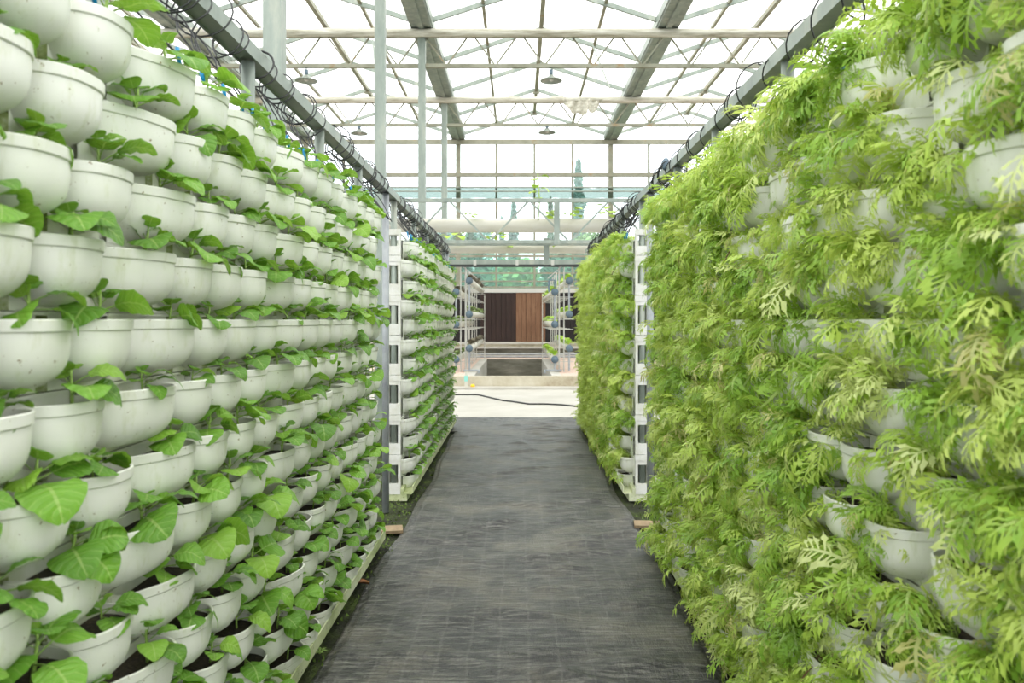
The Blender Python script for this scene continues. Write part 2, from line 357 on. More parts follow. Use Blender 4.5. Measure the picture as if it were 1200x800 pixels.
# ledges under the wooden wall
YE = 23.8
lg = sempty('trim_1')
MB().box(-30, 30, YE-.55, YE-.05, PZ, PZ+.12).obj('lower_ledge', M_kerb, lg)
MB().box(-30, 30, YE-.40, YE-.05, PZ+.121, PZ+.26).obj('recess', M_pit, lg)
MB().box(-30, 30, YE-.55, YE-.05, PZ+.2605, PZ+.31).obj('ledge', M_conc, lg)
MB().box(-30, 30, YE-.35, YE-.05, PZ+.3105, PZ+.39).obj('riser', M_kerb, lg)
MB().box(-30, 30, YE-.40, YE-.05, PZ+.3905, PZ+.45).obj('top_ledge', M_conc, lg)
for i, (yy, zz) in enumerate(((22.9, PZ+.03), (23.1, PZ+.09))):
    o = MB().tube([(-6, yy, zz), (6, yy, zz)], .028, 8).obj('floor_pipe', M_post, None, smooth=True)
    tag(o, ('grey pipe along the ledge, %s of the two' % ('nearer lower','farther upper')[i]), 'pipe')
# wooden wall of planks
WB, WT = PZ+.45, EYE+.85
ww = sempty('wall_back')
rp = random.Random(11)
x = -9.0
while x < 9:
    wd = rp.uniform(.14, .17)
    m = M_wood3 if x < -1.25 or x > .72 else (M_wood if x < -.13 else M_wood2)
    d = rp.uniform(0, .02)
    MB().box(x+.004, x+wd-.004, YE-.05-d, YE+.02, WB, WT).obj('plank', m, ww); x += wd
MB().box(-30, -9.0, YE-.05, YE+.02, WB, WT).box(x, 30, YE-.05, YE+.02, WB, WT).box(-30, 30, YE+.021, YE+.08, 0, WT).obj('backing', M_wood3, ww)
# ---------------------------------------------------------------- glazed end wall
gx0, gx1 = -1.85, 2.87; BW = gx1-gx0; GH = EYE+5.5
RZ = EYE+6.44
wn = sempty('window_1')
MB().box(-30, 30, YE-.09, YE+.06, WT, WT+.13).obj('sill', M_lampw, wn)
cols_x = [gx0 + BW/4*k for k in range(-16, 18)]
for k, x in enumerate(cols_x):
    g = (k % 4 == 0)
    b = MB()
    b.box(x-(.07 if g else .03), x+(.07 if g else .03), YE-.06, YE+.04, WT+.13, GH + (0 if g else (.0)))
    b.obj('mullion', M_truss, wn)
for zz, hh in ((EYE+3.73+.75, .11), (EYE+1.98, .07), (EYE+1.45, .045), (EYE+1.2, .04), (EYE+1.02, .05), (EYE+2.75, .04)):
    MB().box(-30, 30, YE-.075, YE-.061, zz-hh/2, zz+hh/2).obj('rail', M_truss, wn)
for k in range(len(cols_x)-1):
    a, c_ = cols_x[k]+.031, cols_x[k+1]-.031
    if cols_x[k+1] < -14 or cols_x[k] > 14: continue
    MB().box(a, c_, YE-.004, YE+.004, EYE+2.3, GH).obj('pane', M_pane, wn)
    MB().box(a, c_, YE-.004, YE+.004, WT+.13, EYE+2.3-.002).obj('pane', M_tint, wn)
# gable panes up to the ridges and side walls
for bay in range(-3, 3):
    a = gx0+BW*bay
    MB().add([(a, YE, GH), (a+BW, YE, GH), (a+BW/2, YE, RZ)], [(0,1,2)]).obj('gable_pane', M_pane, wn)
for nm, sx in (('wall_left', gx0-3*BW), ('wall_right', gx0+3*BW)):
    wl = sempty(nm)
    for k in range(-2, 8):
        y0, y1 = YE-(k+1)*4.5+9, YE-k*4.5+9
        y0 = min(y0, YE); y1 = min(y1, YE)
        if y1-y0 < .5: continue
        MB().box(sx-.004, sx+.004, y0+.03, y1-.03, .8, GH).obj('pane', M_pane, wl)
        MB().box(sx-.04, sx+.04, y1-.09, y1-.032, 0, GH).obj('mullion', M_steel, wl)
    MB().box(sx-.1, sx+.1, -8, YE, -.0, .8).obj('low_wall', M_conc, wl)
# ---------------------------------------------------------------- roof
SP = 4.49; TY = [5.84+SP*k for k in range(-3, 5)]     # truss and column lines: .. 5.84, 10.33, 14.82, 19.31, 23.8
TY = [y for y in TY]
ce = sempty('ceiling')
FH = EYE+5.75
Y0 = -7.0
for bay in range(-3, 4):
    x = gx0+BW*bay
    # gutter: open channel
    b = MB(); b.box(x-.20, x+.20, Y0, YE, FH-.16, FH-.12).box(x-.22, x-.18, Y0, YE, FH-.12, FH+.06).box(x+.18, x+.22, Y0, YE, FH-.12, FH+.06)
    b.box(x-.05, x+.05, Y0, YE, FH-.20, FH-.161)
    b.obj('gutter', M_steel, ce)
for bay in range(-3, 3):
    a = gx0+BW*bay; mid = a+BW/2
    MB().box(mid-.045, mid+.045, Y0, YE, RZ-.05, RZ+.05).obj('ridge_beam', M_truss, ce)
    for sgn in (-1, 1):
        px = mid+sgn*BW/4; pz = (FH+RZ)/2
        MB().box(px-.03, px+.03, Y0, YE, pz-.03, pz+.03).obj('purlin', M_truss, ce)
    y = YE-.05
    while y > 3.5:
        for sgn in (-1, 1):
            MB().beam((mid+sgn*(BW/2-.2), y, FH+.02), (mid+sgn*.04, y, RZ), .05, .09).obj('rafter', M_steel, ce)
        MB().box(mid-.09, mid+.09, y-.04, y+.04, RZ-.10, RZ-.051).obj('ridge_plate', M_truss, ce)
        y -= SP/2
    # film with sag between rafters
    for sgn in (-1, 1):
        V = []; F = []; nu, nv = 6, 56
        for j in range(nv+1):
            yy = Y0 + (YE-Y0)*j/nv
            for i in range(nu+1):
                u = i/nu; xx = mid+sgn*(BW/2-.2)*(1-u); zz = FH+.08+(RZ-FH+.0)*u
                zz += .018*fbm((xx*2, yy*.9, bay), 3)
                V.append((xx, yy, zz))
        for j in range(nv):
            for i in range(nu): q = j*(nu+1)+i; F.append((q, q+1, q+nu+2, q+nu+1))
        MB().add(V, F).obj('roof_film', M_film, ce, smooth=True)
# rack-and-pinion vent rods
for bay in (-1, 0, 1):
    for sgn, y0 in ((1, 6.2), (1, 10.5), (-1, 8.0), (1, 15.2)):
        mid = gx0+BW*(bay+.5)
        MB().beam((mid+sgn*1.35, y0+.4, EYE+4.72), (mid+sgn*1.05, y0+1.5, FH+.40), .035, .035, 6).obj('vent_rod', M_steel, ce)
TX0, TX1 = gx0-3*BW, gx0+3*BW
for ti, y in enumerate(TY[4:8]):
    last = y > 23
    tz = EYE+5.50; bz = EYE+4.90
    MB().box(TX0, TX1, y-.03, y+.03, tz-.05, tz+.09).obj('top_chord', M_truss, ce)
    if not last:
        MB().box(TX0, TX1, y-.035, y+.035, bz-.035, bz+.035).obj('bottom_chord', M_truss, ce)
        for bay in range(-3, 3):
            a = gx0+BW*bay
            for k in range(5):
                xc = a+BW/5*(k+.5)
                if ti > 1 and (bay < -2): continue
                MB().beam((xc-BW/5*.42, y, tz-.05), (xc-.02, y, bz+.03), .028, .028).obj('brace', M_truss, ce)
                MB().beam((xc+BW/5*.42, y, tz-.05), (xc+.02, y, bz+.03), .028, .028).obj('brace', M_truss, ce)
MB().box(TX0, TX1, YE-.10, YE-.076, EYE+5.42, EYE+5.56).obj('eaves_beam', M_truss, ce)
# columns: each is a piece of the building
for bay in (-2, 0, 2):
    x = gx0+BW*bay
    for k, y in enumerate(TY[3:7]):
        if y > 22: continue
        b = MB(); b.box(x-.068, x+.068, y-.068, y+.068, 0, FH-.21)
        b.box(x-.12, x+.12, y-.05, y+.05, FH-.24, FH-.205)
        for sg in (-1, 1):
            b.add([(x+sg*.069, y-.01, FH-.24), (x+sg*.17, y-.01, FH-.24), (x+sg*.069, y-.01, FH-.38)], [(0,1,2)])
        o = b.obj('column', M_steel, ce)
# ---------------------------------------------------------------- shade curtains bunched on top chords
for ti, y in enumerate(TY[4:7]):
    V = []; F = []; nx = 220; ns = 14
    for i in range(nx+1):
        x = -11 + 22*i/nx
        for k in range(ns):
            a = 2*PI*k/ns; rr = 1 + .16*fbm((x*1.2, a*1.3, ti*7.7), 4) + .05*math.sin(a*5+x*.7)
            V.append((x, y-.12+.085*rr*math.cos(a), EYE+5.50+.078*rr*math.sin(a)))
    for i in range(nx):
        for k in range(ns): F.append((i*ns+k, i*ns+(k+1) % ns, (i+1)*ns+(k+1) % ns, (i+1)*ns+k))
    o = MB().add(V, F).obj('shade_curtain', M_cloth, smooth=True)
    tag(o, 'cream shade cloth bunched along the %s roof truss' % ('nearest','middle','farthest')[ti], 'curtain', 'shade curtains on the trusses')
V = []; F = []; nu, nv = 44, 12
for j in range(nv+1):
    v = j/nv
    for i in range(nu+1):
        u = i/nu; env = (math.sin(PI*min(1, u*1.05))**.6)*(.72 if u < .62 else .45 + .5*abs(math.sin((u-.62)*9)))
        x = 1.10 + 1.0*u; z = EYE+5.47 - v*.50*env
        V.append((x*1.0, 19.31-.23-.05*math.sin(u*30+v*3)-.03*math.sin(u*13), z+.02*math.sin(u*20)))
for j in range(nv):
    for i in range(nu): q = j*(nu+1)+i; F.append((q, q+1, q+nu+2, q+nu+1))
o = MB().add(V, F).obj('loose_cloth', M_cloth, smooth=True); tag(o, 'loose piece of cream cloth drooping from the middle truss', 'cloth')
# ---------------------------------------------------------------- pendant lamps
def lamp(px, py, y, label):
    x = (px-607)*y/900; z = EYE+(375-py)*y/900
    r = thing('pendant_lamp', label, 'lamp', (x, y, z), 0, 'pendant lamps')
    b = MB(); n = 20; prof = [(.04,.10), (.07,.07), (.11,.035), (.21,.0), (.215,-.015)]
    V = [(q*math.cos(2*PI*k/n), q*math.sin(2*PI*k/n), h) for q, h in prof for k in range(n)]
    F = [(i*n+k, i*n+(k+1) % n, (i+1)*n+(k+1) % n, (i+1)*n+k) for i in range(len(prof)-1) for k in range(n)]
    b.add(V, F).obj('shade', M_steel, r, smooth=True)
    MB().tube([(0,0,.09), (0,0,.20)], .035, 10).obj('socket', M_cap, r, smooth=True)
    top = EYE+4.865-z if y < 20 else .6
    MB().tube([(0,0,.2), (0,0,max(.3, top))], .012, 6).obj('stem', M_steel, r)
    n = 10; V = [(.05*math.sin(PI*i/6)*math.cos(2*PI*k/n), .05*math.sin(PI*i/6)*math.sin(2*PI*k/n), .03-.05*math.cos(PI*i/6)) for i in range(7) for k in range(n)]
    F = [(i*n+k, i*n+(k+1) % n, (i+1)*n+(k+1) % n, (i+1)*n+k) for i in range(6) for k in range(n)]
    MB().add(V, F).obj('bulb', M_lampw, r, smooth=True)
lamp(646, 94, 14.82, 'dish-shaped pendant lamp hanging under the nearest truss near centre')
lamp(641, 155, 19.31, 'small pendant lamp hanging under the far truss near centre')
lamp(421, 156, 19.31, 'small pendant lamp left of the grey column by the far truss')
lamp(359, 94, 14.82, 'dish-shaped pendant lamp over the left rack rail')

# ---------------------------------------------------------------- girder frame with white growing pipes, net
gf = thing('lattice_girder', 'galvanised lattice girder spanning the aisle behind the racks', 'girder', (0, 12.2, 0))
gy = 0
MB().box(-2.6, 2.6, gy-.03, gy+.03, EYE+1.87, EYE+1.93).obj('top_chord', M_steel, gf)
MB().box(-2.6, 2.6, gy-.03, gy+.03, EYE+1.215, EYE+1.27).obj('bottom_chord', M_steel, gf)
x = -2.35; fl = 0
while x < 2.3:
    a = EYE+1.87 if fl % 2 == 0 else EYE+1.27; b_ = EYE+1.27 if fl % 2 == 0 else EYE+1.87
    MB().beam((x, gy, a), (x+.58, gy, b_), .028).obj('brace', M_steel, gf)
    x += .64; fl += 1
for px in (-2.5, 2.5): MB().box(px-.04, px+.04, gy-.04, gy+.04, 0, EYE+1.87).obj('post', M_steel, gf)
MB().box(.57, .66, gy-.06, gy-.031, EYE+1.2, EYE+1.90).obj('hanger', M_steel, gf)
MB().box(.44, .53, gy+.9, gy+.95, EYE+.95, EYE+1.40).obj('hanger', M_steel, gf)
MB().box(-2.6, 2.6, gy+.88, gy+.93, EYE+1.27, EYE+1.30).obj('rear_rail', M_steel, gf)
for i, (yy, zz, r_, x0, x1, lb) in enumerate(((12.55, EYE+1.545, .115, -2.4, 1.55, 'thick white growing pipe crossing the aisle, upper nearer one'), (13.5, EYE+1.26, .088, -2.4, 2.2, 'thin white growing pipe crossing the aisle, lower farther one'))):
    r = thing('growing_pipe', lb, 'pipe', (0, yy, zz))
    MB().tube([(x0, 0, 0), (x1, 0, 0)], r_, 20).obj('pipe', M_white, r, smooth=True)
    MB().tube([(x1, 0, 0), (x1+.07, 0, 0)], r_*1.08, 20).obj('end_cap', M_steel, r, smooth=True)
    MB().tube([(x0-.07, 0, 0), (x0, 0, 0)], r_*1.08, 20).obj('end_cap', M_steel, r, smooth=True)

# frame beam with dark underside (y about 308)
fb = thing('frame_beam', 'long pale beam with dark underside above the two pipe stands', 'beam', (0, 16.45, EYE+1.2))
MB().box(-3.4, 3.4, -.05, .05, -.01, .09).obj('beam', M_steel, fb)
MB().box(-3.4, 3.4, -.06, .06, -.06, -.0102).obj('dark_underside', M_black, fb)  # plain black strip along the beam's lower side
for x in (-.92, -.02, .74): MB().box(x-.03, x+.03, -.065, -.051, -.03, .08).obj('clip', M_lampw, fb)
for x in (-3.3, 3.3): MB().box(x-.04, x+.04, -.04, .04, -(EYE+1.2)+PZ, -.061).obj('post', M_steel, fb)
# net
V = []; F = []; nx = 120
for i in range(nx+1):
    x = -7+14*i/nx
    for k, z in enumerate((EYE+4.02, EYE+3.93, EYE+3.70)):
        V.append((x, 23.3+.05*math.sin(x*9+k), z + .03*fbm((x*2, k, 3))))
for i in range(nx):
    for k in range(2): F.append((i*3+k, (i+1)*3+k, (i+1)*3+k+1, i*3+k+1))
nt = thing('shade_net', 'band of green shade net stretched across the end windows', 'net')
MB().add(V, F).obj('mesh_band', M_net, nt, smooth=True)
for z in (EYE+4.02, EYE+3.90): MB().tube([(-7, 23.25, z), (7, 23.25, z)], .022, 6).obj('wire', M_steel, nt)
o = MB().box(-14, 14, 23.0, 23.06, EYE+4.31, EYE+4.41).obj('cross_beam', M_truss); tag(o, 'pale horizontal beam crossing the end windows above the green net', 'beam')
for x in (-13.9, 13.9): MB().box(x-.05, x+.05, 23.07, 23.17, 0, EYE+4.41).obj('post', M_truss, o)

# ---------------------------------------------------------------- leaf meshes
def leaf_mesh(seed, wide):
    r = random.Random(seed); b = MB(); nu, nv = 11, 6
    pl = .30; V = []; UV = []; F = []
    droop = r.uniform(.05, .6); lift = r.uniform(.2, .45)
    def spine(s):   # s along total length 0..1 ; returns y,z
        return (s*(1-.12*s*s), lift*s - (lift+droop*.55)*s*s*s*.9)
    # petiole
    for i in range(4):
        s = pl*i/3; y, z = spine(s)
        q = .022-.006*i/3
        V += [(-q, y, z+.006), (q, y, z+.006), (0, y, z-.02)]; UV += [(0,0)]*3
    for i in range(3):
        for k in range(3): F.append((i*3+k, i*3+(k+1) % 3, i*3+3+(k+1) % 3, i*3+3+k))
    off = len(V)
    for i in range(nu+1):
        u = i/nu; s = pl + (1-pl)*u; y, z = spine(s)
        wd = wide*.5*(1-pl)*(math.sin(PI*min(1, (u**.90)*.975+.018))**.55)
        for k in range(-nv//2, nv//2+1):
            v = k/(nv/2); x = wd*v
            zz = z + .16*abs(x) + .018*math.sin(u*22 + abs(v)*2.5)*(abs(v) > .2) + .012*r.uniform(-1, 1) - .10*wd*v*v*v*v
            V.append((x, y + .0*v, zz)); UV.append((max(.01, u), v))
    n = nv+1
    for i in range(nu):
        for k in range(nv): a = off+i*n+k; F.append((a, a+1, a+n+1, a+n))
    b.add(V, F, UV); return b
LEAF = [leaf_mesh(s, 1.0+.10*(s % 3)) for s in range(6)]
LEAFM = [q.mesh('leaf', M_leaf, True) for q in LEAF]
def lowleaf(seed):
    r = random.Random(seed); b = MB(); V = [(0,0,0)]; UV = [(0,0)]
    dr = r.uniform(.2,.6)
    for u, wd in ((.4,.17),(.65,.30),(.88,.2)):
        z = .35*u-dr*u**3
        V += [(-wd, u, z+.05), (0, u, z), (wd, u, z+.05)]; UV += [(u,-1),(u,0),(u,1)]
    V.append((0, 1., .35-dr-.03)); UV.append((1,0))
    b.add(V, [(0,1,2),(0,2,3),(1,4,5,2),(2,5,6,3),(4,7,8,5),(5,8,9,6),(7,10,8),(8,10,9)], UV); return b
LOWLEAF = [lowleaf(s) for s in range(4)]

def miz_leaf(seed, droop, npair=12, lobw=.050):
    """feathery deeply cut leaf, length 1 along +Y, arching"""
    r = random.Random(seed); b = MB()
    lift = r.uniform(.5, .9)
    def sp(s): 
        a = lift*(1-s*1.25) - droop*s*s*1.3
        return a
    pts = []; y = 0; z = 0; n = 14
    for i in range(n+1):
        pts.append((y, z)); a = sp(i/n); y += math.cos(a)/n; z += math.sin(a)/n
    def P(s, x=0, lag=0):
        f = min(max(s, 0), 1)*n; i = min(int(f), n-1); t = f-i
        yy = pts[i][0]*(1-t)+pts[i+1][0]*t; zz = pts[i][1]*(1-t)+pts[i+1][1]*t
        return (x, yy, zz - abs(x)*abs(x)*1.4 - lag)
    V = []; F = []; UV = []
    for i in range(0, n+1, 2):
        s = i/n; q = .017*(1-s*.75)*(1 + .6*(s > .3))
        V += [P(s, -q), P(s, q)]; UV += [(.2 if s < .75 else .8, 0)]*2
    for i in range(n//2): F.append((2*i, 2*i+1, 2*i+3, 2*i+2))
    for i in range(npair):
        s0 = .22 + .70*i/(npair-1); ln = (.175*math.sin(PI*(.18+.72*i/(npair-1))) + .05)*r.uniform(.7, 1.2)
        for sg in (-1, 1):
            if r.random() < .08: continue
            fw = r.uniform(.07, .20); l2 = ln*r.uniform(.8, 1.1); lag = r.uniform(-.05, .07)
            base_w = lobw*.36
            a0 = len(V)
            V += [P(s0-base_w*.5, sg*.015), P(s0+base_w*.6, sg*.015),
                  P(s0+fw*.35-base_w*.55, sg*l2*.45, lag*.3), P(s0+fw*.35+base_w*.75, sg*l2*.42, lag*.3),
                  P(s0+fw*.75-base_w*.30, sg*l2*.8, lag), P(s0+fw*.75+base_w*.5, sg*l2*.74, lag), P(s0+fw*1.0, sg*l2, lag*1.3),
                  P(s0+fw*.35-base_w*1.5, sg*l2*.66, lag*.5), P(s0+fw*.6+base_w*2.0, sg*l2*.58, lag*.5)]
            UV += [(.9, 0)]*9
            f = [(a0, a0+2, a0+3, a0+1), (a0+2, a0+4, a0+5, a0+3), (a0+4, a0+6, a0+5), (a0+2, a0+7, a0+4), (a0+3, a0+5, a0+8)]
            F += f
    b.add(V, F, UV); return b
MIZ = [miz_leaf(50+i, d) for i, d in enumerate((.7, 1.1, 1.5, 1.9, 1.3, .9, 2.1, 1.6))]
MIZM = [q.mesh('leaf', M_miz) for q in MIZ]
MIZY = [MIZ[i].mesh('leaf', M_miz2) for i in (3, 6)]
def xf(b, mb, mtx):
    b.add([mtx @ Vector(p) for p in mb.v], mb.f, mb.uv if mb.uv else None)

# ---------------------------------------------------------------- pots
H_POT = .125
def pot_builder(ext, lo=False):
    """half-round wall pocket, mouth up, belly towards +X; ext lengthens it towards -Y"""
    b = MB(); n = 10 if lo else 24; R = .097; B = .0985
    def ringpt(phi, k, z, kb=None):
        cx_, sy_ = math.cos(phi), math.sin(phi); e = 2/2.5
        x = (abs(cx_)**e)*R*k; y = math.copysign(abs(sy_)**e, sy_)*B*(kb if kb else k)
        if ext:
            if phi < 0: y -= ext*(-math.sin(phi))**.7
            x -= .012*math.exp(-((y+ext*.9)/.03)**2)*k
            x *= 1 - .30*min(1, max(0, (-y-.07)/.05))
        return (max(0.0, x), y, z)
    def strip_(prof, flip=False):
        V = [ringpt(-PI/2+PI*i/n, p[1], p[0], p[2] if len(p) > 2 else None) for p in prof for i in range(n+1)]
        F = []
        for j in range(len(prof)-1):
            for i in range(n):
                q = j*(n+1)+i; F.append((q, q+n+1, q+n+2, q+1) if not flip else (q, q+1, q+n+2, q+n+1))
        b.add(V, F)
    body = [(.103,1.0,1.0),(.08,1.0,.995),(.06,.985,.97),(.044,.945,.915),(.031,.87,.83),(.020,.765,.72),(.011,.63,.58),(.004,.44,.40),(.0,.2,.2)]
    if lo:
        strip_([(.125,1.05),(.104,1.06),(.1,1.0),(.06,.98,.95),(.02,.75,.7),(.0,.2,.2)])
    else:
        strip_([(.1245,.985,.985),(.1255,1.0,1.0),(.1255,1.03,1.02),(.1235,1.048,1.035)])
        strip_([(.1235,1.048,1.035),(.1055,1.040,1.028)])
        strip_([(.1055,1.040,1.028),(.1030,1.022,1.015),(.103,1.0,1.0)])
        strip_(body)
        strip_([(.1245,.985,.985),(.100,.965,.965)], True)
    s = MB(); V = [ringpt(-PI/2+PI*i/n, .965, .104) for i in range(n+1)]
    V = [(x, y, .104) for x, y, z in V]
    m = len(V); rr = random.Random(4)
    V2 = [(x*.5, y*.5, z+.004+.003*rr.random()) for x, y, z in V]
    F = [(i, i+1, m+i+1, m+i) for i in range(n)] + [tuple(m+i for i in range(n+1))]
    s.add(V+V2, F)
    return b, s
POTS = []
for ext in (0, .068):
    pb, sb = pot_builder(ext)
    POTS.append((pb.mesh('pot', M_pot, True), sb.mesh('soil', M_soil, True)))
LOPOT = pot_builder(0, lo=True)
STEMS = []
for i in range(4):
    r = random.Random(i); h = .076; px = r.uniform(-.008,.008); py = r.uniform(-.008,.008)
    STEMS.append((MB().tube([(0,0,-.006), (px*.5,py*.5,h*.45), (px,py,h*.8), (px,py,h)], [.0034,.0030,.0026,.0018], 6).mesh('stem', M_stem, True), (px, py, h)))

ROWS = 13
rowz = [EYE + .603 - .1505*k for k in range(ROWS)]          # rim heights
def row_name(k): return ('topmost row' if k == 0 else 'lowest row' if k == ROWS-1 else ORD[k]+' row down')
UNIT, PITCH = .957, .216
def rack_positions(y_end, nunits, k):
    """pot centre depths of row k, from the far end towards the camera; last of each unit is the wide one"""
    off = -.11 if k % 2 == 1 else 0
    out = []
    for u in range(nunits):
        for j in range(4): out.append((y_end - UNIT*u - PITCH*j + off, j == 3))
    return out
LX = -.887; RX = .887

def leaf_plant_low(b, M, rnd, n=6, sc=.085, src=LOWLEAF):
    for q in range(n):
        az = rnd.gauss(0, 1.0); L_ = sc*rnd.uniform(.55, 1.15)
        m = M @ Matrix.Translation((.055, 0, .10+rnd.uniform(.01,.04))) @ Matrix.Rotation(az - PI/2, 4, 'Z') @ Matrix.Rotation(rnd.uniform(-.3, .5), 4, 'X') @ Matrix.Scale(L_, 4)
        xf(b, src[rnd.randrange(len(src))], m)

rl = random.Random(21)
def seedling(x, y, z, wide, label, group, far, rotz=0):
    r = thing('potted_seedling', label, 'potted plant', (x, y, z-H_POT), rotz, group)
    pm, sm = POTS[1 if wide else 0]
    ob('pot', pm, r); ob('soil', sm, r)
    st, tip = STEMS[rl.randrange(4)]
    cx, cy = rl.uniform(.04, .06), rl.uniform(-.02, .02) - (.02 if wide else 0)
    s = rl.choice((.75, .85, .95, 1.0, 1.05, 1.15))
    if rl.random() < .05: s *= .6
    ob('stem', st, r, (cx, cy, .104), None, s)
    tx, ty, tz = cx+tip[0]*s, cy+tip[1]*s, .104+tip[2]*s
    n = 8 if not far else 6
    a0 = rl.uniform(-.5, .5)
    for q in range(n):
        f = q/(n-1)
        if q < 2: az = a0 + (-.55 if q == 0 else .6) + rl.gauss(0, .25)     # big lower leaves lean out to the aisle
        else: az = a0 + q*2.35 + rl.gauss(0, .4)
        az = (az+PI) % (2*PI)-PI
        back = abs(az) > 1.7
        ln = (.113 if q < 2 else .096 if q < 5 else .064 if q < 6 else .042)*rl.uniform(.8, 1.18)*s
        if back: ln *= .62
        el = (rl.uniform(-.35, .30) if q < 2 else rl.uniform(-.15, .6) if q < 5 else rl.uniform(.4, 1.0))
        if back: el += .35
        hz = .104 + tip[2]*s*(.40+.55*f)
        l = ob('leaf', LEAFM[rl.randrange(6)], r, (cx+tip[0]*s*f, cy+tip[1]*s*f, hz), None, (ln*rl.uniform(.9, 1.12), ln, ln))
        l.rotation_mode = 'QUATERNION'
        l.rotation_quaternion = (Matrix.Rotation(az-PI/2, 4, 'Z') @ Matrix.Rotation(el, 4, 'X') @ Matrix.Rotation(rl.gauss(0, .3), 4, 'Y')).to_quaternion()
    return r
FOL = []
for i in range(6):
    r = random.Random(80+i); b = MB()
    for q in range(50):
        az = r.gauss(0, 1.05); el = r.uniform(-1.1, .95); ln = r.choice((.06, .08, .1, .12, .15))*r.uniform(.85, 1.15)
        if abs(az) > 1.35: ln *= .75
        m = Matrix.Translation((.05+r.uniform(-.03,.03), r.uniform(-.05,.05), .10)) @ Matrix.Rotation(az-PI/2, 4, 'Z') @ Matrix.Rotation(el, 4, 'X') @ Matrix.Rotation(r.gauss(0,.5), 4, 'Y') @ Matrix.Scale(ln, 4)
        xf(b, MIZ[r.randrange(8)], m)
    FOL.append(b)
FOLM = [q.mesh('foliage', M_miz) for q in FOL]
STALK = []
for i in range(3):
    r = random.Random(i+9); b = MB()
    pts = [(.05,0,.10)]
    for k in range(6): pts.append((pts[-1][0]+.012+r.uniform(-.004,.006), pts[-1][1]+r.uniform(-.012,.012), pts[-1][2]+(.012 if k < 2 else -.022)))
    STALK.append(b.tube(pts, .0025, 5).mesh('dry_stalk', M_twig, True))
rm = random.Random(33)
def feathery(x, y, z, wide, label, group, far):
    topmost = z > rowz[0]-.01
    r = thing('potted_feathery_green', label, 'potted plant', (x, y, z-H_POT), PI, group)
    pm, sm = POTS[0]
    ob('pot', pm, r); ob('soil', sm, r)
    f = ob('foliage', FOLM[rm.randrange(6)], r, None, (0, 0, rm.uniform(-.25, .25)), (1.2 if topmost else rm.choice((.8, .95, 1.05, 1.1, 1.2)))); f['kind'] = 'stuff'
    n = 13 if not far else 8
    weak = (not topmost) and rm.random() < .15
    if far and y < 6.3 and z > .5:
        f2 = ob('foliage', FOLM[rm.randrange(6)], r, (-.01, .02, 0), (0, 0, rm.uniform(.7, 1.3)), 1.05); f2['kind'] = 'stuff'
    if weak: f.scale = (.62,)*3; n = 5
    sz = 1.15 if topmost else rm.choice((.75, .9, 1.0, 1.1, 1.2))
    for q in range(n):
        az = rm.gauss(0, .85); el = rm.uniform(-.8, .95)+(.25 if topmost else 0); ln = rm.uniform(.12, .20)*sz*(.86 if el > .5 else 1)
        if abs(az) > 1.3: ln *= .8
        l = ob('leaf', MIZM[rm.randrange(8)] if rm.random() > .07 else MIZY[rm.randrange(2)], r, (.05+rm.uniform(-.02,.02), rm.uniform(-.03,.03), .102), None, (ln*rm.uniform(.85,1.2), ln, ln))
        l.rotation_mode = 'QUATERNION'
        l.rotation_quaternion = (Matrix.Rotation(az-PI/2, 4, 'Z') @ Matrix.Rotation(el, 4, 'X') @ Matrix.Rotation(rm.gauss(0, .45), 4, 'Y')).to_quaternion()
    if rm.random() < .12: ob('dry_stalk', STALK[rm.randrange(3)], r)

